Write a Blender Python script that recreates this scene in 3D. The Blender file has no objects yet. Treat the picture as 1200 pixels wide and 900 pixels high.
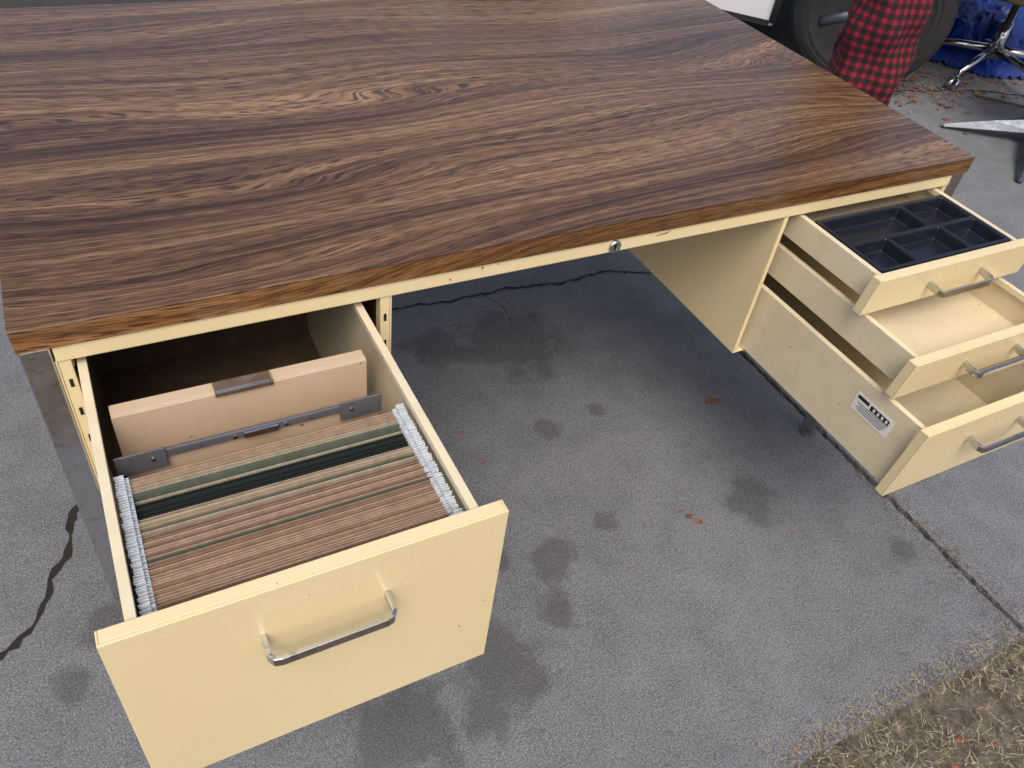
import bpy, bmesh, math, random
import numpy as np
from mathutils import Matrix, Vector
random.seed(7)
rnd=random.random
def U(a,b): return a+(b-a)*rnd()
scene=bpy.context.scene
COL=bpy.context.collection
# ------------------------------------------------------------------ materials
class MB:
    def __init__(s,name,rough=.5,metal=0.,color=(.5,.5,.5)):
        s.m=bpy.data.materials.new(name); s.m.use_nodes=True
        s.t=s.m.node_tree; s.n=s.t.nodes; s.l=s.t.links
        s.b=s.n['Principled BSDF']
        s.b.inputs['Roughness'].default_value=rough
        s.b.inputs['Metallic'].default_value=metal
        s.b.inputs['Base Color'].default_value=(*color,1)
        s.tc=s.n.new('ShaderNodeTexCoord')
    def obj(s): return s.tc.outputs['Object']
    def map(s,scale=(1,1,1),loc=(0,0,0),rot=(0,0,0),src=None):
        m=s.n.new('ShaderNodeMapping'); m.inputs['Scale'].default_value=scale
        m.inputs['Location'].default_value=loc; m.inputs['Rotation'].default_value=rot
        s.l.new(src or s.obj(),m.inputs['Vector']); return m.outputs[0]
    def noise(s,scale,detail=2,rough=.5,vec=None,dist=0):
        n=s.n.new('ShaderNodeTexNoise'); n.inputs['Scale'].default_value=scale
        n.inputs['Detail'].default_value=detail; n.inputs['Roughness'].default_value=rough
        n.inputs['Distortion'].default_value=dist
        s.l.new(vec or s.obj(),n.inputs['Vector']); return n.outputs['Fac']
    def set(s,sock,v):
        if isinstance(v,(int,float)): sock.default_value=v
        elif isinstance(v,tuple): sock.default_value=(*v,1) if len(v)==3 and sock.type=='RGBA' else v
        else: s.l.new(v,sock)
    def math(s,op,a,b=0.,c=None,clamp=False):
        n=s.n.new('ShaderNodeMath'); n.operation=op; n.use_clamp=clamp
        s.set(n.inputs[0],a); s.set(n.inputs[1],b)
        if c is not None: s.set(n.inputs[2],c)
        return n.outputs[0]
    def comb(s,x,y,z=0.):
        n=s.n.new('ShaderNodeCombineXYZ'); s.set(n.inputs[0],x); s.set(n.inputs[1],y); s.set(n.inputs[2],z); return n.outputs[0]
    def rng(s,v,a,b,c=0.,d=1.):
        n=s.n.new('ShaderNodeMapRange'); n.inputs[1].default_value=a;n.inputs[2].default_value=b
        n.inputs[3].default_value=c;n.inputs[4].default_value=d; s.l.new(v,n.inputs[0]); return n.outputs[0]
    def ramp(s,v,stops):
        n=s.n.new('ShaderNodeValToRGB'); e=n.color_ramp.elements
        while len(e)<len(stops): e.new(.5)
        for i,(p,c) in enumerate(stops): e[i].position=p; e[i].color=(*c,1)
        s.l.new(v,n.inputs[0]); return n.outputs[0]
    def mix(s,f,a,b,mode='MIX'):
        n=s.n.new('ShaderNodeMix'); n.data_type='RGBA'; n.blend_type=mode
        s.set(n.inputs[0],f); s.set(n.inputs[6],a); s.set(n.inputs[7],b); return n.outputs[2]
    def sep(s,v=None):
        n=s.n.new('ShaderNodeSeparateXYZ'); s.l.new(v or s.obj(),n.inputs[0]); return n.outputs
    def col(s,v): s.l.new(v,s.b.inputs['Base Color'])
    def rough(s,v): s.l.new(v,s.b.inputs['Roughness'])
    def bump(s,v,strength=.3,dist=.002):
        n=s.n.new('ShaderNodeBump'); n.inputs['Strength'].default_value=strength; n.inputs['Distance'].default_value=dist
        s.l.new(v,n.inputs['Height']); s.l.new(n.outputs[0],s.b.inputs['Normal'])

def cream(name,base,dark,rough=.25,grime=.05,chips=True):
    m=MB(name,rough)
    a=m.noise(4,2,.6)
    c=m.mix(m.rng(a,.3,.7),base,dark)
    if chips:
        sp=m.noise(130,0,.5)
        ch=m.math('MULTIPLY',m.rng(sp,.865,.89),m.rng(a,.45,.5))
        c=m.mix(ch,c,(.12,.08,.05))
    b=m.noise(24,2,.65)
    c=m.mix(m.math('MULTIPLY',m.rng(b,.45,.9),grime),c,(.34,.26,.16))
    m.col(c); m.rough(m.rng(b,.3,.8,rough-.03,rough+.10))
    return m.m
CREAM=cream('cream_enamel',(.81,.68,.41),(.785,.65,.38))
CREAM2=cream('cream_enamel_inside',(.78,.69,.495),(.72,.625,.43),.36,.22)
BROWN=cream('brown_primer_and_shade',(.13,.088,.055),(.09,.06,.04),.6,.3,False)  # brown for chips and pedestal insides; also paints shade into drawer rears
BEIGE=cream('beige_divider_steel',(.60,.46,.33),(.55,.42,.29),.42,.2)
def chrome(name,c=(.62,.62,.63),r=.13,metal=1.):
    m=MB(name,r,metal,c); m.rough(m.rng(m.noise(30,2),.3,.75,r-.05,r+.2))
    m.col(m.mix(m.math('MULTIPLY',m.rng(m.noise(90,1),.6,.75),.5),c,tuple(x*.45 for x in c))); return m.m
CHROME=chrome('worn_chrome'); STEEL=chrome('grey_steel',(.15,.15,.165),.45,.35); ALU=chrome('brushed_aluminium',(.20,.22,.26),.42)
def plain(name,c,r=.5,var=.25,sc=20,bump=.1):
    m=MB(name,r); d=tuple(x*(1-var) for x in c)
    n=m.noise(sc,2,.6)
    m.col(m.mix(m.rng(n,.3,.7),d,c))
    if bump: m.bump(m.noise(sc*8,1),bump,.001)
    return m.m
BLACKP=plain('black_plastic',(.014,.017,.028),.30,.4,30,0)
RUBBER=plain('tyre_rubber',(.02,.02,.021),.8,.4,25,.3)
DARK=plain('dark_gap',(.01,.01,.01),.9,0,5,0)
WHITEP=plain('white_car_paint',(.72,.73,.74),.25,.05,3,0)
TRIM=plain('black_trim',(.02,.02,.022),.5,.2,5,0)
GLASS=plain('dark_window_glass',(.01,.012,.014),.06,.1,3,0)
TANV=plain('olive_tan_vinyl',(.16,.13,.07),.55,.3,30,.4)
LABELW=plain('label_paper',(.82,.81,.77),.6,.05,10,0)
def wood(name,edge=False):
    m=MB(name,.27)
    x,y,z=m.sep()[:3]
    n1=m.noise(1.0,1.,.35,m.map((.80,3.4,3.4),(3.3,1.7,0)))
    n2=m.noise(1.0,1,.5,m.map((2.6,24,24)))
    yy=m.math('MULTIPLY_ADD',z,1.3,y)
    f=m.math('ADD',yy,m.math('MULTIPLY_ADD',n1,.42,m.math('MULTIPLY',n2,.020)))   # growth coordinate in metres
    broad=m.noise(1.0,1,.5,m.comb(m.math('MULTIPLY',x,.6),m.math('MULTIPLY',f,10.)))
    band=m.noise(1.0,2,.6,m.comb(m.math('MULTIPLY',x,.9),m.math('MULTIPLY',f,82.)))
    fine=m.noise(1.0,2,.6,m.comb(m.math('MULTIPLY',x,6.),m.math('MULTIPLY',f,330.)))
    pores=m.noise(1.0,1,.55,m.comb(m.math('MULTIPLY',x,26.),m.math('MULTIPLY',f,700.)))
    v=m.math('MULTIPLY_ADD',broad,.85,m.math('MULTIPLY',band,.95))
    v=m.math('ADD',v,m.math('MULTIPLY',fine,.50))
    v=m.rng(v,.88,1.46)
    if edge: st=[(0,(.085,.036,.012)),(.45,(.22,.10,.036)),(1,(.36,.18,.075))]
    else: st=[(0,(.046,.023,.013)),(.35,(.118,.060,.031)),(.65,(.21,.118,.060)),(1,(.34,.205,.108))]
    c=m.ramp(v,st)
    c=m.mix(m.math('MULTIPLY',m.rng(pores,.49,.60),.80),c,(.026,.014,.009))
    m.col(c)
    m.rough(m.rng(fine,.3,.75,.19,.31))
    return m.m
WOOD=wood('walnut_laminate'); WOODE=wood('walnut_edge_band',True)
# ------------------------------------------------------------------ mesh helpers
def setpar(o,p):
    if p is not None:
        o.parent=p; o.matrix_parent_inverse=Matrix.Translation(-p.location)
def empty(name,loc=(0,0,0)):
    e=bpy.data.objects.new(name,None); e.location=loc; e.empty_display_size=.1; COL.objects.link(e); return e
def mk(name,verts,faces,mat,parent=None,bevel=0,smooth=False,seg=2,uvf=None):
    me=bpy.data.meshes.new(name); me.from_pydata([tuple(v) for v in verts],[],faces); me.update()
    if uvf is not None:
        ul=me.uv_layers.new(name='UVMap')
        for p in me.polygons:
            for li in p.loop_indices: ul.data[li].uv=uvf(p.index,me.loops[li].vertex_index)
    bm=bmesh.new(); bm.from_mesh(me); bmesh.ops.recalc_face_normals(bm,faces=bm.faces); bm.to_mesh(me); bm.free()
    mats=mat if isinstance(mat,list) else [mat]
    for k in mats: me.materials.append(k)
    if smooth:
        for p in me.polygons: p.use_smooth=True
    o=bpy.data.objects.new(name,me); COL.objects.link(o)
    if bevel:
        b=o.modifiers.new('b','BEVEL'); b.width=bevel; b.segments=seg; b.limit_method='ANGLE'; b.angle_limit=math.radians(40)
    setpar(o,parent); return o
def bx(x0,x1,y0,y1,z0,z1):
    v=[(x0,y0,z0),(x1,y0,z0),(x1,y1,z0),(x0,y1,z0),(x0,y0,z1),(x1,y0,z1),(x1,y1,z1),(x0,y1,z1)]
    f=[(3,2,1,0),(4,5,6,7),(0,1,5,4),(1,2,6,5),(2,3,7,6),(3,0,4,7)]
    return v,f
def boxes(name,L,mat,parent=None,bevel=.0008,seg=2,fn=None):
    V=[];F=[]
    for b in L:
        v,f=bx(*b); o=len(V); V+=v; F+=[tuple(i+o for i in q) for q in f]
    if fn: V=[fn(p) for p in V]
    return mk(name,V,F,mat,parent,bevel,seg=seg)
def tube(name,pts,r,mat,parent=None,n=12,radii=None):
    V=[];F=[];P=[Vector(p) for p in pts];N=len(P)
    prev=None
    for i,p in enumerate(P):
        t=(P[min(i+1,N-1)]-P[max(i-1,0)]).normalized()
        a=prev if prev is not None else (Vector((0,0,1)) if abs(t.z)<.9 else Vector((1,0,0)))
        a=(a-t*a.dot(t)).normalized(); prev=a; b=t.cross(a)
        rr=radii[i] if radii else r
        for k in range(n):
            th=2*math.pi*k/n; V.append(p+(a*math.cos(th)+b*math.sin(th))*rr)
    for i in range(N-1):
        for k in range(n):
            F.append((i*n+k,i*n+(k+1)%n,(i+1)*n+(k+1)%n,(i+1)*n+k))
    F.append(tuple(range(n-1,-1,-1))); F.append(tuple((N-1)*n+k for k in range(n)))
    return mk(name,V,F,mat,parent,0,True)
def lathe(name,prof,mat,parent=None,center=(0,0,0),axis=(0,0,1),n=48,smooth=True):
    ax=Vector(axis).normalized(); a=ax.orthogonal().normalized(); b=ax.cross(a); c=Vector(center)
    V=[];F=[]
    for (r,h) in prof:
        for k in range(n):
            th=2*math.pi*k/n; V.append(c+ax*h+(a*math.cos(th)+b*math.sin(th))*r)
    m=len(prof)
    for i in range(m-1):
        for k in range(n): F.append((i*n+k,i*n+(k+1)%n,(i+1)*n+(k+1)%n,(i+1)*n+k))
    F.append(tuple(range(n))); F.append(tuple((m-1)*n+k for k in range(n)))
    o=mk(name,V,F,mat,parent,0,smooth)
    if smooth:
        e=o.modifiers.new('e','EDGE_SPLIT'); e.split_angle=math.radians(40)
    return o
# ------------------------------------------------------------------ DESK
W=1.5673; D=.9735; H=.74; T=.0307
desk=empty('office_desk',(W/2,D/2,0))
boxes('top_core',[(0.0012,W-.0012,.0012,D-.0012,H-T,H-.0022)],WOODE,desk,.0008)
boxes('top_seam',[(0.0008,W-.0008,.0008,D-.0008,H-.0021,H-.0012)],DARK,desk,0)
boxes('top_laminate',[(0,W,0,D,H-.0011,H)],WOOD,desk,.0005)
za=.686
boxes('apron',[(.036,W-.036,.004,.022,za,H-T-.0005),(.036,W-.036,D-.03,D-.012,.655,H-T-.0005),
               (.036,.052,.0225,D-.0305,.66,H-T-.0005),(W-.052,W-.036,.0225,D-.0305,.66,H-T-.0005)],CREAM,desk,.0015)
boxes('modesty_panel',[(.4375,W-.4375,D-.16,D-.145,.40,H-T-.001)],CREAM,desk,.001)
def pedestal(name,x0,x1,slots):
    z0,z1=.385,za-.001; y0,y1=.006,.80; t=.0022
    boxes(name+'_skin',[(x0,x0+t,y0,y1,z0,z1),(x1-t,x1,y0,y1,z0,z1),(x0+t,x1-t,y0,y1,z0,z0+t),(x0+t,x1-t,y1-t,y1,z0+t,z1)],CREAM,desk,.0006)
    boxes(name+'_liner',[(x0+t+.0005,x0+t+.002,y0+.02,y1-.004,z0+.003,z1),(x1-t-.002,x1-t-.0005,y0+.02,y1-.004,z0+.003,z1),
        (x0+.005,x1-.005,y0+.02,y1-.004,z0+t+.0005,z0+t+.0015),(x0+.005,x1-.005,y1-t-.003,y1-t-.001,z0+.005,z1)],BROWN,desk,0)
    pw=.016 if slots else .009
    boxes(name+'_posts',[(x0+t+.0005,x0+pw,y0+.0,y0+.018,z0+t+.0005,z1),(x1-pw,x1-t-.0005,y0,y0+.018,z0+t+.0005,z1)],CREAM,desk,.0008)
    if slots:
        S=[]
        for xx in (x0+.0095,x1-.0095):
            for k in range(6):
                zz=z0+.03+k*.046; S.append((xx-.0020,xx+.0020,y0-.0006,y0+.0004,zz,zz+.012))
        boxes(name+'_slots',S,DARK,desk,0)
pedestal('file_pedestal',.0345,.4363,True)
pedestal('drawer_pedestal',W-.4363,W-.0345,False)
for nm,lx,ly in(('leg_1',.003,.004),('leg_2',W-.056,.004),('leg_3',.003,D-.04),('leg_4',W-.034,D-.04)):
    zt_=H-T-.001 if nm!='leg_2' else .3845
    boxes(nm,[(lx,lx+.031,ly,ly+.036,.022,zt_)],CHROME,desk,.002)
    lathe(nm+'_glide',[(.006,.0215),(.006,.012),(.017,.010),(.018,.001),(.012,0)],STEEL,desk,(lx+.0155,ly+.018,0),n=24)
boxes('leg_2_upper',[(W-.0335,W-.003,.004,.04,.386,H-T-.001)],CHROME,desk,.0015)
lathe('lock',[(.0105,0),(.0105,.003),(.009,.0045),(.006,.0045),(.0055,.003)],CHROME,desk,(.785,.004,.697),(0,-1,0),24)
boxes('lock_slot',[(.784,.786,-.0009,.0005,.692,.702)],DARK,desk,0)
mk('apron_chips',[(.860,.0034,.6995),(.864,.0034,.7005),(.880,.0034,.7015),(.889,.0034,.7055),(.884,.0034,.7045),(.872,.0034,.7025),(.862,.0034,.7018)],[(0,1,2,3,4,5,6)],BROWN,desk)
def drawer(name,x0,x1,yf,zt,zb,bx0,bx1,bt,bb,length,inner=CREAM2,hz=None,lean=0,rail=False,deep=False):
    pt=.017
    fn=lambda p:(p[0],p[1]-lean*(p[2]-zb)/(zt-zb),p[2])
    boxes(name+'_front',[(x0,x1,yf,yf+.0035,zb,zt),
        (x0,x0+.002,yf+.0036,yf+pt,zb,zt),(x1-.002,x1,yf+.0036,yf+pt,zb,zt),
        (x0+.0022,x1-.0022,yf+.0036,yf+pt,zt-.002,zt),(x0+.0022,x1-.0022,yf+.0036,yf+pt,zb,zb+.002),
        (x0+.0022,x1-.0022,yf+pt-.0015,yf+pt,zb+.0021,zt-.0021)],CREAM,desk,.0009,fn=fn)
    ya=yf+pt+.0003-lean; yb=yf+pt+length; t=.0016; fl=.010
    boxes(name+'_body',[(bx0,bx0+t,ya+lean,yb,bb,bt-.0016),(bx1-t,bx1,ya+lean,yb,bb,bt-.0016),
        (bx0+t,bx1-t,ya+lean,yb,bb,bb+t),
        (bx0,bx0+fl,ya,yb,bt-.0015,bt),(bx1-fl,bx1,ya,yb,bt-.0015,bt),
        (bx0+fl-.0012,bx0+fl,ya,yb,bt-.010,bt-.0016),(bx1-fl,bx1-fl+.0012,ya,yb,bt-.010,bt-.0016)],inner,desk,.0005)
    B_=[(bx0+t+.0003,bx1-t-.0003,yb-t,yb,bb+t+.0003,bt-.004)]
    if deep: B_.append((bx0+t+.0003,bx1-t-.0003,-.045,yb-t-.0005,bb+t+.0004,bb+t+.0014)); B_.append((bx0+t+.0003,bx0+t+.001,-.03,yb-t-.0005,bb+t+.002,bt-.012))  # rear floor and side sheets darkened to paint in the cavity shade
    boxes(name+'_back',B_,BROWN,desk,0)  # brown rear walls carry the drawer's inner shade in their colour
    if rail:
        boxes(name+'_slides',[(bx0-.006,bx0-.0005,ya+.16,yb,bb+.012,bb+.03),(bx1+.0005,bx1+.006,ya+.16,yb,bb+.012,bb+.03)],STEEL,desk,.0006)
    xc=(x0+x1)/2; hw=.063; h=hz
    yh=yf-lean*(hz-zb)/(zt-zb)
    P=[(xc-hw,yh+.001,h),(xc-hw,yh-.022,h-.002),(xc-hw+.004,yh-.0275,h-.003),(xc-hw+.010,yh-.029,h-.003),
       (xc+hw-.010,yh-.029,h-.003),(xc+hw-.004,yh-.0275,h-.003),(xc+hw,yh-.022,h-.002),(xc+hw,yh+.001,h)]
    V=[];F=[]
    N=len(P)
    for i,p in enumerate(P):
        q=Vector(p); a=Vector(P[max(i-1,0)]); b=Vector(P[min(i+1,N-1)]); tt=(b-a).normalized()
        nn=tt.cross(Vector((0,0,1))).normalized()
        hh=.0060; ww=.0028
        for s1,s2 in((-1,-1),(1,-1),(1,1),(-1,1)): V.append(q+nn*ww*s1+Vector((0,0,hh*s2)))
    for i in range(N-1):
        for k in range(4): F.append((i*4+k,i*4+(k+1)%4,i*4+4+(k+1)%4,i*4+4+k))
    F+= [(0,1,2,3),tuple(4*(N-1)+k for k in range(4))]
    mk(name+'_handle',V,F,CHROME,desk,.001)
XL,XR=.0312,.4232
drawer('file_drawer',XL,XR,-.370,.679,.387,.055,.398,.674,.400,.66,hz=.606,rail=True,deep=True)
drawer('top_drawer',W-XR,W-XL,-.190,.690,.6195,W-.398,W-.055,.680,.632,.5,hz=.655,lean=.007)
drawer('middle_drawer',W-XR,W-XL,-.306,.6155,.5417,W-.398,W-.055,.608,.549,.55,hz=.581,lean=.007)
drawer('bottom_drawer',W-XR,W-XL,-.3746,.534,.383,W-.4105,W-.055,.527,.389,.60,hz=.480,lean=.010)
LX=W-.4105-.0009
boxes('drawer_label',[(LX,LX+.0006,-.322,-.243,.464,.500)],LABELW,desk,0)
L=[(LX-.0004,LX-.0001,-.316,-.276,.486,.496),(LX-.0004,LX-.0001,-.272,-.248,.490,.4965)]
for k in range(4): L.append((LX-.0004,LX-.0001,-.316+.002*k,-.252-.004*(k%2),.4825-.0042*k,.4836-.0042*k))
boxes('drawer_label_print',L,TRIM,desk,0)
boxes('drawer_label_digits',[(LX-.0007,LX-.0005,-.313+.009*k,-.309+.009*k,.488,.494) for k in range(4)],LABELW,desk,0)
boxes('follower_plate_1',[(.076,.374,-.072,-.069,.43,.655),(.076,.374,-.0688,-.050,.652,.655)],BEIGE,desk,.0015)
boxes('follower_clip',[(.188,.256,-.0735,-.056,.6565,.660),(.188,.256,-.0765,-.0738,.653,.660)],CHROME,desk,.0012)
boxes('follower_plate_2',[(.078,.370,-.128,-.125,.43,.634)],BEIGE,desk,.0015)
boxes('follower_bar',[(.072,.368,-.1335,-.1285,.6365,.648)],STEEL,desk,.0012)
boxes('follower_brackets',[(.070,.122,-.1365,-.1338,.626,.655),(.318,.370,-.1365,-.1338,.626,.655)],STEEL,desk,.001)
boxes('follower_latch',[(.205,.245,-.1375,-.1338,.638,.647)],CHROME,desk,.001)
for xx in(.108,.332,.196,.254): lathe('follower_rivet',[(.0028,0),(.0024,.0015),(.0008,.002)],CHROME,desk,(xx,-.1366 if xx in(.108,.332) else -.1336,.642),(0,-1,0),12)
# ------------------------------------------------------------------ hanging folders
def paper(name,c):
    m=MB(name,.8); m.col(m.mix(m.rng(m.noise(90,2,.6,m.map((1,1,.2))),.3,.7),tuple(x*.75 for x in c),c)); return m.m
PM=[paper('folder_tan',(.44,.31,.215)),paper('folder_brown',(.31,.20,.14)),paper('folder_green',(.115,.135,.10)),
    paper('folder_dark_green',(.010,.018,.016)),paper('folder_buff',(.44,.38,.27)),paper('hanger_white',(.72,.78,.84)),
    paper('folder_dull_brown',(.17,.115,.085)),paper('folder_pink_tan',(.47,.33,.25))]
V=[];F=[];MI=[]
def addb(b,mi,sk=0,tw=0):
    v,f=bx(*b); o=len(V)
    for i,p in enumerate(v):
        s=sk if p[2]>b[4]+1e-6 else 0
        V.append((p[0],p[1]+s+tw*(p[0]-.226),p[2]))
    F.extend(tuple(i+o for i in q) for q in f); MI.extend([mi]*6)
N=52; y0=-.166; y1=-.350
for i in range(N):
    u=i/(N-1); y=y0+(y1-y0)*u+U(-.0005,.0005)
    if u<.16: mi=random.choice([4,0,2,4])
    elif u<.30: mi=3
    elif u<.42: mi=random.choice([2,4,0,4])
    elif u<.58: mi=random.choice([0,1,2,7,1])
    elif u<.72: mi=random.choice([0,7,2,1])
    else: mi=random.choice([0,1,7,1,7])
    zt=.651+U(-.002,.002); sk=U(-.0008,.0008); tw=U(-.004,.004)
    if .14<u<.30: zt-=.005
    addb((.077,.376,y,y+.0010,.44,zt),mi,sk,tw)
    m2=6 if mi!=3 else 3
    addb((.077+U(0,.003),.376-U(0,.003),y-.0014,y-.0009,.44,zt-U(.006,.014)),m2,sk,tw)
    for a,b in((.0665,.0768),(.3762,.3862)):
        e=U(0,.002)
        addb((a+(e if a<.2 else 0),b-(e if a>.2 else 0),y+sk,y+sk+.0009,.655,.6605),5,0,0)
        addb((a+(.003 if a<.2 else -.004),b+(.004 if a<.2 else -.003),y+sk,y+sk+.0008,.646,.6549),5,0,0)
hf=mk('hanging_file_folders',V,F,PM)
for p,m_ in zip(hf.data.polygons,MI): p.material_index=m_
# ------------------------------------------------------------------ pencil tray
def pockets(name,x0,x1,y0,y1,z,depth,rects,mat):
    bm=bmesh.new()
    xs=sorted({x0,x1,*[r[0] for r in rects],*[r[1] for r in rects]}); ys=sorted({y0,y1,*[r[2] for r in rects],*[r[3] for r in rects]})
    def inside(a,b):
        for r in rects:
            if r[0]<a<r[1] and r[2]<b<r[3]: return True
        return False
    def q(*p): bm.faces.new([bm.verts.new(c) for c in p])
    for i in range(len(xs)-1):
        for j in range(len(ys)-1):
            if not inside((xs[i]+xs[i+1])/2,(ys[j]+ys[j+1])/2):
                q((xs[i],ys[j],z),(xs[i+1],ys[j],z),(xs[i+1],ys[j+1],z),(xs[i],ys[j+1],z))
    for a,b,c,d in rects:
        e=.004; zz=z-depth
        xsr=[x for x in xs if a<=x<=b]; ysr=[y for y in ys if c<=y<=d]
        sx=lambda x:a+e+(x-a)/(b-a)*(b-a-2*e); sy=lambda y:c+e+(y-c)/(d-c)*(d-c-2*e)
        for k in range(len(xsr)-1):
            q((xsr[k],c,z),(xsr[k+1],c,z),(sx(xsr[k+1]),c+e,zz),(sx(xsr[k]),c+e,zz))
            q((xsr[k],d,z),(xsr[k+1],d,z),(sx(xsr[k+1]),d-e,zz),(sx(xsr[k]),d-e,zz))
        for k in range(len(ysr)-1):
            q((a,ysr[k],z),(a,ysr[k+1],z),(a+e,sy(ysr[k+1]),zz),(a+e,sy(ysr[k]),zz))
            q((b,ysr[k],z),(b,ysr[k+1],z),(b-e,sy(ysr[k+1]),zz),(b-e,sy(ysr[k]),zz))
        q(*[(sx(x),c+e,zz) for x in xsr],*[(b-e,sy(y),zz) for y in ysr[1:]],*[(sx(x),d-e,zz) for x in xsr[::-1][1:]],*[(a+e,sy(y),zz) for y in ysr[::-1][1:-1]])
    zl=z-.006
    q((x0,y0,z),(x1,y0,z),(x1,y0,zl),(x0,y0,zl)); q((x0,y1,z),(x1,y1,z),(x1,y1,zl),(x0,y1,zl))
    q((x0,y0,z),(x0,y1,z),(x0,y1,zl),(x0,y0,zl)); q((x1,y0,z),(x1,y1,z),(x1,y1,zl),(x1,y0,zl))
    bmesh.ops.remove_doubles(bm,verts=bm.verts,dist=1e-5)
    bmesh.ops.recalc_face_normals(bm,faces=bm.faces)
    me=bpy.data.meshes.new(name); bm.to_mesh(me); bm.free(); me.materials.append(mat)
    o=bpy.data.objects.new(name,me); COL.objects.link(o)
    b=o.modifiers.new('b','BEVEL'); b.width=.0024; b.segments=3; b.limit_method='ANGLE'; b.angle_limit=math.radians(30)
    return o
tx0,tx1,ty0,ty1=W-.385,W-.068,-.168,-.012
w=tx1-tx0; d=ty1-ty0; g=.008
ym=ty0+d*.50
pockets('pencil_tray',tx0,tx1,ty0,ty1,.681,.022,[
  (tx0+g,tx0+w*.62,ym+g/2,ty1-g),(tx0+w*.62+g,tx1-g,ym+g/2,ty1-g),
  (tx0+g,tx0+w*.27,ty0+g,ym-g/2),(tx0+w*.27+g,tx0+w*.68,ty0+g,ym-g/2),(tx0+w*.68+g,tx1-g,ty0+g,ym-g/2)],BLACKP)
# ------------------------------------------------------------------ ground
STAINS=[(.80,.63,.09),(.99,.58,.15),(.93,.27,.04),(.37,-.26,.095),(.57,-.23,.095),(.50,-.30,.05),(.76,-.06,.06),(.91,-.02,.035),(.72,-.16,.045),(1.25,-.09,.07),(1.49,-.33,.045),(-.03,.12,.05),(-.10,.03,.04),(1.07,.28,.03),(.66,-.02,.03)]
def concrete(name,base,stains):
    m=MB(name,.85)
    big=m.noise(1.3,2,.6); mid=m.noise(11,3,.7); gr=m.noise(330,1,.7); gr2=m.noise(110,2,.6)
    sc=lambda k:tuple(x*k for x in base)
    c=m.mix(m.rng(big,.3,.7),sc(.78),sc(1.05))
    c=m.mix(m.math('MULTIPLY',m.rng(mid,.45,.75),.5),c,sc(1.35))
    c=m.mix(m.math('MULTIPLY',m.rng(mid,.48,.25),.42),c,sc(.5))
    c=m.mix(m.math('MULTIPLY',m.rng(gr,.54,.68),.65),c,sc(2.1))
    c=m.mix(m.math('MULTIPLY',m.rng(gr,.46,.33),.7),c,sc(.22))
    c=m.mix(m.math('MULTIPLY',m.rng(gr2,.48,.30),.5),c,sc(.45))
    if stains:
        x,y,z=m.sep()[:3]
        dn=m.math('MULTIPLY_ADD',m.noise(15,3,.65),.22,-.115)
        acc=None
        for sx,sy,sr in stains:
            dx=m.math('SUBTRACT',x,sx); dy=m.math('SUBTRACT',y,sy)
            dd=m.math('SQRT',m.math('MULTIPLY_ADD',dx,dx,m.math('MULTIPLY',dy,dy)))
            v=m.math('SUBTRACT',sr,dd)
            v=m.math('DIVIDE',v,sr*.45)
            acc=v if acc is None else m.math('MAXIMUM',acc,v)
        # the same noise ragged-edges every stain
        acc=m.math('SUBTRACT',acc,m.math('MULTIPLY',dn,20.),clamp=True)
        c=m.mix(m.math('MULTIPLY',acc,.52),c,tuple(x*k for x,k in zip(base,(.31,.275,.24))))
    m.col(c); m.bump(gr,.5,.003)
    return m.m
CONC=concrete('driveway_concrete',(.166,.172,.186),STAINS)
CONC2=concrete('driveway_concrete_light',(.182,.188,.203),None)
m=MB('dirt',.95); m.col(m.mix(m.rng(m.noise(30,4,.75),.3,.7),(.04,.033,.026),(.20,.17,.13))); m.bump(m.noise(90,3,.7),.8,.008); DIRT=m.m
m=MB('dark_ground',.9); m.col(m.mix(m.rng(m.noise(200,2,.7),.3,.7),(.02,.02,.022),(.05,.05,.052))); DARKG=m.m  # near-black surface for the added sheet behind the desk
mk('ground',[(-60,-60,-.03),(60,-60,-.03),(60,60,-.03),(-60,60,-.03)],[(0,1,2,3)],DIRT)
def slab(name,x0,x1,y0,y1,mat,seed,rag=.003):
    rr=random.Random(seed); pts=[]
    def edge(a,b,amp):
        n=max(2,int((Vector(b)-Vector(a)).length/.012)); n=min(n,500)
        for i in range(n):
            t=i/n; pts.append((a[0]+(b[0]-a[0])*t+rr.uniform(-amp,amp),a[1]+(b[1]-a[1])*t+rr.uniform(-amp,amp)))
    edge((x0,y0),(x1,y0),rag);edge((x1,y0),(x1,y1),rag);edge((x1,y1),(x0,y1),rag);edge((x0,y1),(x0,y0),rag)
    n=len(pts); V=[(p[0],p[1],0) for p in pts]+[(p[0],p[1],-.1) for p in pts]
    F=[tuple(range(n))]+[(i,(i+1)%n,(i+1)%n+n,i+n) for i in range(n)]
    return mk(name,V,F,mat)
slab('concrete_driveway',-3,1.558,-.582,2.75,CONC,1)
slab('concrete_driveway',1.573,8.5,-.582,6.5,CONC2,2)
slab('dark_ground_sheet',-9,1.558,2.77,6.5,DARKG,3)  # added dark sheet filling the strip beyond the desk's back edge
def crack(name,pts,w,mat,z=.002):
    P=[]
    for i in range(len(pts)-1):
        a=Vector(pts[i]);b=Vector(pts[i+1]);n=max(2,int((b-a).length/.012))
        for k in range(n): P.append(a.lerp(b,k/n))
    P.append(Vector(pts[-1])); V=[];F=[]
    off=0
    for i,p in enumerate(P):
        t=(P[min(i+1,len(P)-1)]-P[max(i-1,0)]).normalized(); nn=Vector((-t.y,t.x))
        off=off*.8+U(-.005,.005); ww=w*U(.2,1.2)
        q=p+nn*off; V+=[(q.x+nn.x*ww/2,q.y+nn.y*ww/2,z),(q.x-nn.x*ww/2,q.y-nn.y*ww/2,z)]
    for i in range(len(P)-1): F.append((2*i,2*i+1,2*i+3,2*i+2))
    return mk(name,V,F,mat)
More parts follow.
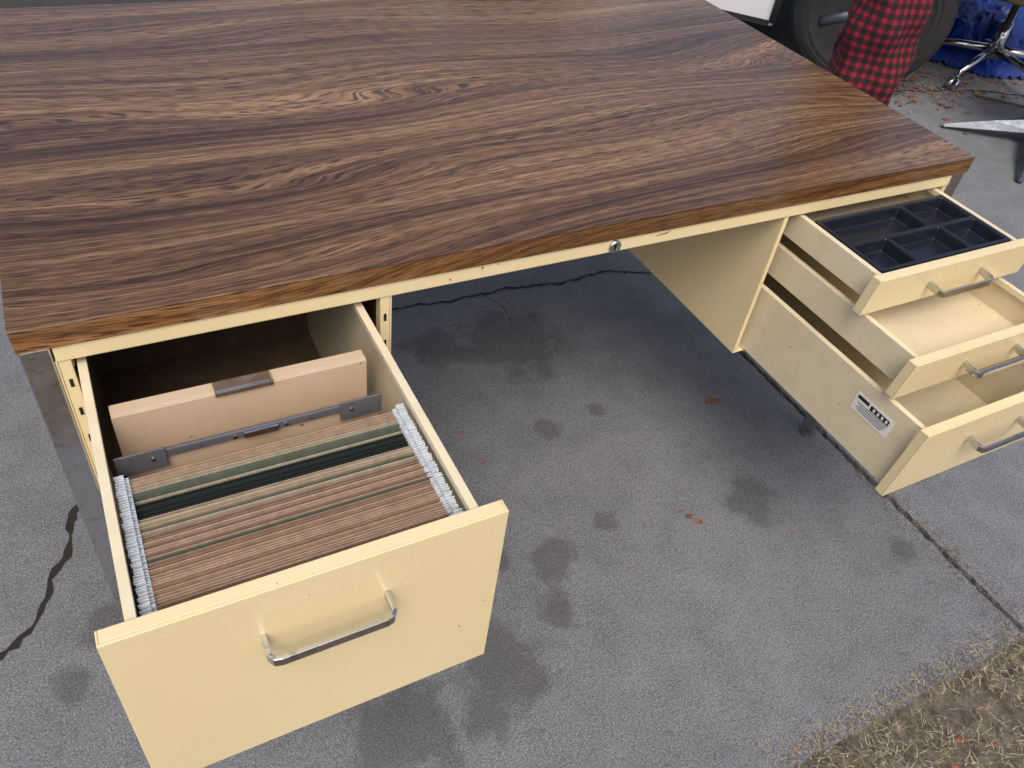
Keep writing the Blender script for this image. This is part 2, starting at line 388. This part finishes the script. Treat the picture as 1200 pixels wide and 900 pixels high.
CRK=plain('crack_dirt',(.022,.018,.015),.95,.3,20,0)
crack('pavement_crack',[(.35,.83),(.60,.80),(.72,.80),(.86,.785),(1.07,.79),(1.25,.76),(1.4,.775),(1.552,.72)],.010,CRK)
crack('pavement_crack',[(1.0,.79),(1.03,.70),(1.02,.62)],.003,CRK)
crack('pavement_crack',[(0.02,.62),(-.01,.50),(-.06,.39),(-.08,.33),(-.13,.20),(-.155,.15),(-.20,.12),(-.5,.02),(-.9,-.03)],.015,CRK)
crack('pavement_crack',[(3.0,2.0),(3.5,1.62),(4.0,1.52),(4.6,1.2),(5.4,1.1)],.014,CRK)
crack('pavement_crack',[(2.6,.2),(3.3,.55),(4.2,.62)],.006,CRK)
STRAW=[plain('straw',(.40,.31,.18),.8,.4,60,0),plain('straw_pale',(.56,.49,.35),.8,.3,60,0),plain('dead_grass',(.13,.10,.06),.9,.4,60,0)]
V=[];F=[];MI=[]
def blade(x,y,z,l,w,az,el,mi,bend=.3):
    d=Vector((math.cos(az),math.sin(az),0)); nn=Vector((-d.y,d.x,0)); p=Vector((x,y,z)); o=len(V); e=el
    a=az
    for k in range(4):
        ww=w*(1-.28*k)
        V.append(p+nn*ww/2); V.append(p-nn*ww/2)
        if k<3:
            F.append((o+2*k,o+2*k+1,o+2*k+3,o+2*k+2)); MI.append(mi)
        d=Vector((math.cos(a),math.sin(a),0)); p=p+(d*math.cos(e)+Vector((0,0,math.sin(e))))*l/3
        e-=bend; a+=U(-.35,.35)
        if p.z<-.027: p.z=-.027
for i in range(13000):
    x=U(.5,2.4); y=-.58-abs(random.gauss(0,.26))
    if y<-1.5: continue
    if math.sin(x*17+3*math.sin(y*11))*math.sin(y*23+x*5)<-.35 and rnd()<.75: continue
    blade(x,y,-.028+U(0,.014),U(.006,.036),U(.0006,.0017),U(0,6.28),U(-.1,.6),random.choice([0,0,1,1,2,2]),U(.0,.4))
for i in range(1800):
    y=U(-.58,.9)
    x=1.565+random.gauss(0,.010+max(0,(-y))*.04)
    if rnd()>(1 if y<-.1 else .4): continue
    blade(x,y,.001+U(0,.004),U(.004,.020),U(.0006,.0016),U(0,6.28),U(0,.3),random.choice([0,2,2,2]),.2)
for i in range(800):
    t=abs(random.gauss(0,.022))
    blade(U(.9,1.55),-.582+t,.002,U(.005,.022),U(.0006,.0016),U(0,6.28),U(0,.3),random.choice([0,1,2,2]),.2)
for i in range(700):
    blade(3.75+random.gauss(0,.25),1.62+random.gauss(0,.13),.003+U(0,.008),U(.015,.06),U(.002,.005),U(0,6.28),U(0,.3),random.choice([0,2,2]),.25)
for i in range(160):
    blade(U(.5,1.5),U(-.5,.75),.002,U(.003,.012),U(.0005,.0012),U(0,6.28),.05,random.choice([0,1,2,2]),.1)
dg=mk('dry_grass',V,F,STRAW)
for p,m_ in zip(dg.data.polygons,MI): p.material_index=m_
LEAF=plain('dead_leaf',(.30,.11,.05),.7,.5,80,0)
V=[];F=[]
def leaf(x,y,s,z=.003):
    o=len(V); a=U(0,6.28); n=9
    V.append((x,y,z+s*.18))
    for k in range(n):
        r=s*(.55+.45*(k%2))*U(.7,1.1); th=a+k*2*math.pi/n
        V.append((x+r*math.cos(th),y+r*.65*math.sin(th),z+U(0,s*.3)))
    for k in range(n): F.append((o,o+1+k,o+1+(k+1)%n))
for x,y,s in[(1.36,.20,.020),(1.375,.195,.016),(1.09,-.08,.013),(1.10,-.10,.014),(1.08,-.06,.007),(.73,.32,.012),(1.2,.02,.005),(1.28,-.2,.005),(.74,.22,.009),(1.49,-.05,.005),(3.9,.75,.02),(2.6,.5,.02),(3.4,.4,.02),(.9,.1,.004)]: leaf(x,y,s)
for i in range(60): leaf(U(.6,3),-.62-abs(random.gauss(0,.3)),U(.006,.014),-.02)
for i in range(110): leaf(3.75+random.gauss(0,.28),1.62+random.gauss(0,.14),U(.012,.03))
for i in range(60): leaf(U(.5,1.5),U(-.55,.8),U(.0015,.003))
mk('fallen_leaves',V,F,LEAF)
tube('twig',[(3.9,1.45,.012),(4.0,1.33,.018),(4.12,1.22,.010),(4.2,1.08,.012)],.006,STRAW[2],None,6)
# ------------------------------------------------------------------ parked car
O=Vector((3.26,1.69,0)); u=Vector((-.68,.733,0)).normalized()
nn=Vector((-.733,-.68,0)).normalized()
car=empty('parked_car',tuple(O+u*1.3))
WR=.335
def CP(s,q,z): return O+u*s-nn*q+Vector((0,0,z))
prof=[(-.50,.60),(-.52,.72),(-.47,.95),(.0,1.03),(.85,1.08),(1.35,1.58),(1.6,1.66),(2.9,1.66),(3.25,1.55),(3.42,1.1),(3.45,.50),(3.3,.36)]
AR=.385; AZ=.34
for k in range(0,12):
    a=math.pi*k/12; prof.append((2.62+AR*math.cos(a),AZ+AR*math.sin(a)))
prof+=[(2.62-AR,.19),(AR,.19)]
for k in range(0,11):
    a=math.pi*k/12; prof.append((AR*math.cos(a),AZ+AR*math.sin(a)))
n=len(prof); bw=1.72
def tw(z): return .13*max(0,(z-1.05)/.6)
V=[CP(s,tw(z),z) for s,z in prof]+[CP(s,bw-tw(z),z) for s,z in prof]
F=[tuple(range(n)),tuple(range(2*n-1,n-1,-1))]+[(i,(i+1)%n,(i+1)%n+n,i+n) for i in range(n)]
mk('body',V,F,WHITEP,car,.012,seg=3)
def cpanel(name,pts,mat,side=0,off=.004):
    a=[CP(s,(tw(z)-off) if side==0 else (bw-tw(z)+off),z) for s,z in pts]; b=[p+(nn*-.003 if side==0 else nn*.003) for p in a]
    k=len(a); mk(name,a+b,[tuple(range(k)),tuple(range(2*k-1,k-1,-1))]+[(i,(i+1)%k,(i+1)%k+k,i+k) for i in range(k)],mat,car)
for sd in(0,1):
    cpanel('window_front',[(1.05,1.10),(1.42,1.52),(1.62,1.58),(2.02,1.58),(2.02,1.10)],GLASS,sd)
    cpanel('window_rear',[(2.10,1.10),(2.10,1.58),(2.88,1.58),(3.12,1.50),(3.2,1.12)],GLASS,sd)
    cpanel('sill_trim',[(AR+.02,.195),(AR+.02,.215),(2.2,.215),(2.2,.195)],TRIM,sd)
    cpanel('door_handle',[(1.9,.95),(1.9,.98),(2.03,.98),(2.03,.95)],TRIM,sd,.02)
for s0 in(0,2.62):
    P=[CP(s0+(AR+.005)*math.cos(math.pi*k/20),-.006,AZ+(AR+.005)*math.sin(math.pi*k/20)) for k in range(0,(18 if s0==0 else 20))]
    P=[CP(s0+AR+.005,-.006,.21)]+P
    tube('arch_trim',P,.018,TRIM,car,8)
V=[CP(s,q,z) for s in(.42,2.2) for q in(.1,bw-.1) for z in(.16,.19)]
mk('underbody',V,[(0,1,3,2),(4,5,7,6),(0,1,5,4),(2,3,7,6),(0,2,6,4),(1,3,7,5)],TRIM,car)
V=[CP(s,q,z) for s in(-.62,-.53) for q in(.02,bw-.02) for z in(.60,.72)]
mk('bumper',V,[(0,1,3,2),(4,5,7,6),(0,1,5,4),(2,3,7,6),(0,2,6,4),(1,3,7,5)],TRIM,car,.01)
V=[CP(.96,.16,1.16),CP(1.30,.25,1.50),CP(1.30,bw-.25,1.50),CP(.96,bw-.16,1.16)]
mk('windscreen',[p+Vector((0,0,.03))-u*.015 for p in V],[(0,1,2,3)],GLASS,car)
for q in(.22,bw-.22):
    lathe('headlight',[(.09,0),(.09,.02),(.07,.03)],CHROME,car,tuple(CP(-.51,q,.84)),tuple(-u),24)
def wheel(s0,q,sgn):
    c=CP(s0,q,WR); ax=nn*sgn; k1=WR/.344
    tp=[(.215,-.10),(.30,-.112),(.335,-.10)]
    for k in range(-3,4):
        h=k*.027; tp+=[(.344,h-.010),(.344,h+.008),(.336,h+.009),(.336,h+.016)]
    tp+=[(.335,.10),(.322,.108),(.318,.108),(.315,.111),(.285,.114),(.282,.111),(.262,.113),(.259,.110),(.25,.108),(.225,.102)]
    tp=[(r*k1,h) for r,h in tp]
    lathe('tyre',tp,RUBBER,car,tuple(c),tuple(ax),64)
    lathe('rim',[(.219,-.09),(.219,.100),(.206,.100),(.198,.03),(.15,.02),(.02,.03)],ALU,car,tuple(c),tuple(ax),48)
    a=ax.orthogonal().normalized(); b=ax.cross(a)
    for k in range(6):
        th=k*math.pi/3; r=a*math.cos(th)+b*math.sin(th)
        tube('spoke',[c+ax*.075+r*.02,c+ax*.09+r*.1,c+ax*.085+r*.210],.02,ALU,car,8,radii=[.035,.024,.03])
    lathe('hub',[(.05,.03),(.05,.095),(.035,.105)],ALU,car,tuple(c),tuple(ax),24)
for s0 in(0,2.62):
    wheel(s0,.13,1); wheel(s0,bw-.13,-1)
# ------------------------------------------------------------------ blue tarp
m=MB('blue_tarp_plastic',.38); m.col(m.mix(m.rng(m.noise(6,3),.3,.7),(.003,.015,.12),(.008,.045,.30))); BLUE=m.m
from mathutils import noise as mn
V=[];F=[];NR=70
for i in range(NR+1):
    for j in range(NR+1):
        a=i/NR*2-1; b=j/NR*2-1; r=min(1,math.sqrt(a*a+b*b)); 
        edge=1+.18*mn.noise(Vector((math.atan2(b,a)*1.7,3,1)))
        x=4.78+a*.90*edge; y=2.14+b*.62*edge
        h=max(0,1-r**2.4)*.30
        p=Vector((x*4,y*4,0)); rid=abs(mn.noise(p))*.11+abs(mn.noise(p*2.3))*.05+abs(mn.noise(p*5.5))*.02
        z=h*(.7+.5*mn.noise(p*.5+Vector((4,4,4))))+rid*min(1,max(0,(1.02-r)*6))+.004
        V.append((x+mn.noise(p*1.5)*.03,y+mn.noise(p*1.5+Vector((9,9,9)))*.03,z))
for i in range(NR):
    for j in range(NR):
        a=(i+.5)/NR*2-1; b=(j+.5)/NR*2-1
        if a*a+b*b<1.0: F.append((i*(NR+1)+j,(i+1)*(NR+1)+j,(i+1)*(NR+1)+j+1,i*(NR+1)+j+1))
mk('blue_tarp',V,F,BLUE)
# ------------------------------------------------------------------ chairs
def pad(name,c,sx_,sy_,sz_,mat,parent,rot,up):
    bm=bmesh.new(); bmesh.ops.create_cube(bm,size=1)
    bmesh.ops.subdivide_edges(bm,edges=bm.edges,cuts=5,use_grid_fill=True)
    R_=Matrix.Rotation(rot,3,'Z')
    for v in bm.verts:
        x,y,z=v.co*2
        if up: k=(1-.10*x*x*z*z); v.co=R_@Vector((x*sx_/2*k,y*sy_/2+.05*x*x,z*sz_/2*k))+Vector(c)
        else: k=(1-.10*x*x*y*y); v.co=R_@Vector((x*sx_/2*k,y*sy_/2*k,z*sz_/2*(1-.125*(x*x+y*y))))+Vector(c)
    me=bpy.data.meshes.new(name); bm.to_mesh(me); bm.free(); me.materials.append(mat)
    for p in me.polygons: p.use_smooth=True
    o=bpy.data.objects.new(name,me); COL.objects.link(o); s=o.modifiers.new('s','SUBSURF'); s.levels=1;s.render_levels=1
    setpar(o,parent)
cx,cy=4.20,1.66
ch=empty('office_chair',(cx,cy,0))
a0=math.atan2(1.56-cy,3.85-cx)
for k in range(5):
    a=a0+k*2*math.pi/5; d=Vector((math.cos(a),math.sin(a),0)); c=Vector((cx,cy,0))
    tube('leg_%d'%k,[c+d*.03+Vector((0,0,.13)),c+d*.18+Vector((0,0,.115)),c+d*.34+Vector((0,0,.085))],.015,CHROME,ch,10,radii=[.022,.017,.013])
    tube('stem_%d'%k,[c+d*.345+Vector((0,0,.095)),c+d*.345+Vector((0,0,.05))],.008,CHROME,ch,8)
    e=Vector((-d.y,d.x,0)); cc=c+d*.36+Vector((0,0,.028))
    for sg in(-1,1):
        lathe('caster_%d'%k,[(.006,0),(.026,0),(.028,.004),(.028,.014),(.022,.020)],CHROME,ch,tuple(cc+e*sg*.004),tuple(e*sg),20)
tube('column',[(cx,cy,.09),(cx,cy,.26),(cx,cy,.261),(cx,cy,.42)],.02,CHROME,ch,16,radii=[.032,.028,.018,.018])
pad('seat',(cx-.04,cy-.03,.44),.56,.54,.09,TANV,ch,.5,False)
pad('backrest',(cx+.14,cy+.25,.80),.44,.07,.40,TANV,ch,-.5,True)
tube('back_support',[(cx,cy,.41),(cx+.13,cy+.24,.43),(cx+.175,cy+.31,.52),(cx+.165,cy+.30,.75)],.014,CHROME,ch,8)
cx,cy=3.74,1.02
ch=empty('office_chair',(cx,cy,0))
c=Vector((cx,cy,0))
for k,(px,py) in enumerate([(3.43,1.26),(3.33,.78),(4.03,.79),(4.10,1.28)]):
    d=(Vector((px,py,0))-c); l=d.length; d.normalize(); e=Vector((-d.y,d.x,0))
    V=[];secs=[(0,.046,.115,.05),(l*.5,.034,.070,.030),(l*.97,.012,.020,.010),(l,.003,.014,.006)]
    for r,w_,zc,hh in secs:
        V+=[c+d*r+e*w_+Vector((0,0,zc-hh)),c+d*r+Vector((0,0,zc)),c+d*r-e*w_+Vector((0,0,zc-hh)),c+d*r+Vector((0,0,zc-hh*.95))]
    F=[]
    for i in range(3):
        for q in range(4): F.append((i*4+q,i*4+(q+1)%4,i*4+4+(q+1)%4,i*4+4+q))
    F+=[(0,1,2,3),(12,13,14,15)]
    mk('base_blade_%d'%k,V,F,ALU,ch,.002)
    lathe('glide_%d'%k,[(.012,.012),(.014,.003),(.010,0)],TRIM,ch,tuple(c+d*(l-.02)),n=16)
tube('column',[(cx,cy,.10),(cx,cy,.22),(cx,cy,.221),(cx,cy,.42)],.02,CHROME,ch,16,radii=[.036,.032,.02,.02])
pad('seat',(cx+.05,cy-.02,.47),.46,.46,.08,TANV,ch,.2,False)
pad('backrest',(cx+.20,cy+.20,.80),.42,.06,.36,TANV,ch,-.8,True)
tube('back_support',[(cx,cy,.42),(cx+.18,cy+.18,.43),(cx+.22,cy+.23,.52),(cx+.215,cy+.225,.75)],.014,CHROME,ch,8)
# ------------------------------------------------------------------ person in plaid pyjama trousers
PX,PY=2.28,.88
per=empty('person',(PX,PY,0))
fw=Vector((-.60,.80,0)).normalized(); sd=Vector((-.80,-.60,0)).normalized()
P0=Vector((PX,PY,0))
def PP(s,f,z): return P0+sd*s+fw*f+Vector((0,0,z))
m=MB('red_black_plaid_flannel',.9)
uvn=m.tc.outputs['UV']; ux,uy,_=m.sep(m.map((1,1,1),src=uvn))[:3]
def stripe(v,per_,duty): return m.math('LESS_THAN',m.math('FRACT',m.math('DIVIDE',v,per_)),duty)
s1=stripe(ux,.0258,.55); s2=stripe(uy,.026,.55)
k_=m.math('ADD',m.math('MULTIPLY',s1,.5),m.math('MULTIPLY',s2,.5))
c=m.ramp(k_,[(0,(.24,.007,.022)),(.5,(.07,.005,.012)),(1,(.008,.006,.008))])
m.col(c); PLAID=m.m
SKIN=plain('skin',(.55,.33,.24),.5,.12,30,.05); SHIRT=plain('grey_cotton',(.16,.17,.19),.9,.2,40,.3); HAIR=plain('brown_hair',(.05,.03,.018),.6,.5,60,.6)
SHOE=plain('dark_shoe',(.03,.03,.035),.6,.3,40,.2)
def loft(name,rings,mat,parent,n=40,fold=.006,seed=0):
    V=[];F=[];acc=[]
    for (c,ra,rb,z) in rings:
        for k in range(n):
            th=2*math.pi*k/n
            w_=fold*(math.sin(3*th+z*9+seed)+.7*math.sin(5*th-z*17+seed*2)+.8*math.sin(z*38+2*math.sin(th+seed)))
            V.append(c+sd*math.cos(th)*(ra+w_)+fw*math.sin(th)*(rb+w_)); acc.append((th,z))
    R_=len(rings)
    for i in range(R_-1):
        for k in range(n): F.append((i*n+k,i*n+(k+1)%n,(i+1)*n+(k+1)%n,(i+1)*n+k))
    def uvf(fi,vi):
        i=fi//n;k=fi%n; kk=vi%n
        if k==n-1 and kk==0: kk=n
        return (kk/n*.62,acc[vi][1])
    o=mk(name,V,F,mat,parent,0,True,uvf=uvf)
    s=o.modifiers.new('s','SOLIDIFY'); s.thickness=.003
    return o
for sg in(1,-1):
    rings=[]
    for i in range(44):
        t=i/43; z=.03+t*.84
        ra=.090+.010*math.sin(t*math.pi)+(.010 if t<.1 else 0)+.004*t; rb=ra*1.0+.02*max(0,t-.7)
        rings.append((PP(sg*.105,-.02*math.sin(t*3),z),ra if t<.9 else ra*.97,rb,z))
    loft('trouser_leg_near' if sg>0 else 'trouser_leg_far',rings,PLAID,per,44,.0085,sg)
rings=[(PP(0,0,z),a,b,z) for z,a,b in[(.80,.198,.120),(.86,.205,.132),(.92,.200,.138),(.98,.192,.130),(1.04,.176,.120)]]
loft('trouser_seat',rings,PLAID,per,44,.003,2)
def skin(name,pts,edges,mat,parent,sub=2):
    me=bpy.data.meshes.new(name); me.from_pydata([tuple(p[0]) for p in pts],edges,[])
    o=bpy.data.objects.new(name,me); COL.objects.link(o)
    md=o.modifiers.new('skin','SKIN'); md.use_smooth_shade=True
    for i,p in enumerate(pts):
        sv=me.skin_vertices[0].data[i]; sv.radius=(p[1],p[2] if len(p)>2 else p[1]); sv.use_root=(i==0)
    s=o.modifiers.new('s','SUBSURF'); s.levels=sub; s.render_levels=sub
    me.materials.append(mat); setpar(o,parent); return o
B=[(PP(0,0,.98),.12),(PP(0,0,1.12),.11),(PP(0,.01,1.30),.12),(PP(0,0,1.42),.09),(PP(0,.005,1.50),.05),(PP(0,.02,1.56),.052)]
E=[(i,i+1) for i in range(5)]
for sg in(1,-1):
    o=len(B); B+=[(PP(sg*.17,0,1.42),.055),(PP(sg*.21,-.02,1.15),.042),(PP(sg*.19,.14,.98),.034),(PP(sg*.185,.19,.95),.026)]
    E+=[(3,o),(o,o+1),(o+1,o+2),(o+2,o+3)]
    o=len(B); B+=[(PP(sg*.10,0,.85),.065),(PP(sg*.105,.01,.48),.050),(PP(sg*.105,-.02,.09),.036),(PP(sg*.11,.08,.045),.03)]
    E+=[(0,o),(o,o+1),(o+1,o+2),(o+2,o+3)]
skin('body',B,E,SKIN,per)
S=[(PP(0,0,1.0),.15),(PP(0,0,1.15),.14),(PP(0,.01,1.31),.145),(PP(0,0,1.42),.10)]
E=[(0,1),(1,2),(2,3)]
for sg in(1,-1):
    o=len(S); S+=[(PP(sg*.18,0,1.42),.075),(PP(sg*.215,-.015,1.22),.062)]; E+=[(3,o),(o,o+1)]
skin('shirt',S,E,SHIRT,per)
for sg in(1,-1):
    hb=PP(sg*.183,.205,.945); out=(fw*.85+Vector((0,0,-.45))).normalized()
    skin('hand',[(hb,.024,.016),(hb+out*.045,.036,.015),(hb+out*.075,.038,.012)],[(0,1),(1,2)],SKIN,per)
    for k,(off,ln) in enumerate([(-.027,.065),(-.009,.076),(.009,.070),(.027,.055)]):
        r0=hb+out*.070+sd*off; dn=Vector((0,0,-1))
        skin('finger',[(r0,.009),(r0+out*ln*.45,.0085),(r0+out*ln*.72+dn*ln*.2,.008),(r0+out*ln*.82+dn*ln*.48,.007)],[(0,1),(1,2),(2,3)],SKIN,per)
    r0=hb+out*.02-sd*sg*.022
    skin('thumb',[(r0,.012),(r0+out*.03-sd*sg*.02,.010),(r0+out*.055-sd*sg*.024+Vector((0,0,-.01)),.008)],[(0,1),(1,2)],SKIN,per)
    f=PP(sg*.11,-.05,.05)
    skin('shoe',[(f,.042,.045),(f+fw*.08+Vector((0,0,-.005)),.042,.042),(f+fw*.18+Vector((0,0,-.014)),.045,.032),(f+fw*.23+Vector((0,0,-.018)),.03,.024)],[(0,1),(1,2),(2,3)],SHOE,per)
def ball(name,c,r,mat,parent,sc=(1,1,1),fn=None):
    bm=bmesh.new(); bmesh.ops.create_uvsphere(bm,u_segments=32,v_segments=20,radius=1)
    for v in bm.verts:
        p=v.co.copy()
        if fn: p=fn(p)
        v.co=Vector(c)+sd*p.x*r*sc[0]+fw*p.y*r*sc[1]+Vector((0,0,p.z*r*sc[2]))
    me=bpy.data.meshes.new(name); bm.to_mesh(me); bm.free(); me.materials.append(mat)
    for p in me.polygons: p.use_smooth=True
    o=bpy.data.objects.new(name,me); COL.objects.link(o); setpar(o,parent)
def headf(p):
    q=p.copy(); jaw=max(0,-p.z); q.x*=1-.28*jaw; q.y*=1-.12*jaw
    if p.y>0: q.y+=.04*jaw
    return q
hc=PP(0,.035,1.655)
ball('head',hc,.1,SKIN,per,(.78,.95,1.2),headf)
ball('nose',hc+fw*.098+Vector((0,0,-.012)),.016,SKIN,per,(.8,1.1,1.5))
ball('mouth',hc+fw*.088+Vector((0,0,-.052)),.018,plain('lips',(.40,.14,.12),.5,.1,30,0),per,(1.3,.4,.35))
EYE=plain('eye_white',(.75,.75,.73),.2,.05,30,0)
for sg in(1,-1):
    ball('eye',hc+fw*.080+sd*sg*.032+Vector((0,0,.010)),.012,EYE,per)
    ball('iris',hc+fw*.0885+sd*sg*.032+Vector((0,0,.010)),.0055,HAIR,per,(1,.7,1))
    ball('brow',hc+fw*.086+sd*sg*.032+Vector((0,0,.032)),.018,HAIR,per,(1,.3,.2))
    ball('ear',hc+sd*sg*.078+Vector((0,0,0)),.024,SKIN,per,(.35,.7,1.3))
ball('hair',hc+Vector((0,0,.022))-fw*.014,.106,HAIR,per,(.83,.95,1.13),lambda p:Vector((p.x,p.y if p.y<.55 else .55+(p.y-.55)*.3,p.z if p.z>-.35 or p.y<0 else -.35)) if p.y<.3 or p.z>.25 else Vector((p.x*.9,.3,.25)))
# ------------------------------------------------------------------ camera
f0=920.
def nrm(v): return v/np.linalg.norm(v)
X=nrm(np.array([1995,-532,f0]));Z=-nrm(np.array([-180,957,f0]));Y=nrm(np.cross(Z,X));Z=np.cross(X,Y)
R0=np.stack([X,Y,Z],1)
wv=np.array([-.0256,.0142,-.0077]);t_=np.linalg.norm(wv);k=wv/t_;K=np.array([[0,-k[2],k[1]],[k[2],0,-k[0]],[-k[1],k[0],0]])
R=(np.eye(3)+math.sin(t_)*K+(1-math.cos(t_))*K@K)@R0
C=-R.T@np.array([-.6205,.4886,1.3568])
cd=bpy.data.cameras.new('camera'); cam=bpy.data.objects.new('camera',cd); COL.objects.link(cam)
M3=R.T@np.diag([1,-1,-1])
cam.matrix_world=Matrix([[*M3[0],C[0]],[*M3[1],C[1]],[*M3[2],C[2]],[0,0,0,1]])
cd.sensor_width=36; cd.lens=949.1/1200*36; cd.clip_start=.02; cd.clip_end=300
scene.camera=cam
# ------------------------------------------------------------------ light
wd=bpy.data.worlds.new('World'); scene.world=wd; wd.use_nodes=True
nt=wd.node_tree; bg=nt.nodes['Background']; sky=nt.nodes.new('ShaderNodeTexSky'); sky.sky_type='NISHITA'; sky.sun_disc=False
SE,SA=math.radians(55),math.radians(205)
sky.sun_elevation=SE; sky.sun_rotation=SA; sky.dust_density=5; sky.ozone_density=.4; sky.air_density=.9
nt.links.new(sky.outputs[0],bg.inputs[0]); bg.inputs[1].default_value=.15
ld=bpy.data.lights.new('sun','SUN'); ld.energy=1.7; ld.angle=math.radians(35); ld.color=(1,.95,.87)
sun=bpy.data.objects.new('sun',ld); COL.objects.link(sun)
dirv=Vector((math.sin(SA)*math.cos(SE),math.cos(SA)*math.cos(SE),math.sin(SE)))
sun.rotation_euler=dirv.to_track_quat('Z','Y').to_euler(); sun.location=dirv*10
scene.view_settings.view_transform='Standard'; scene.view_settings.look='None'; scene.view_settings.exposure=0
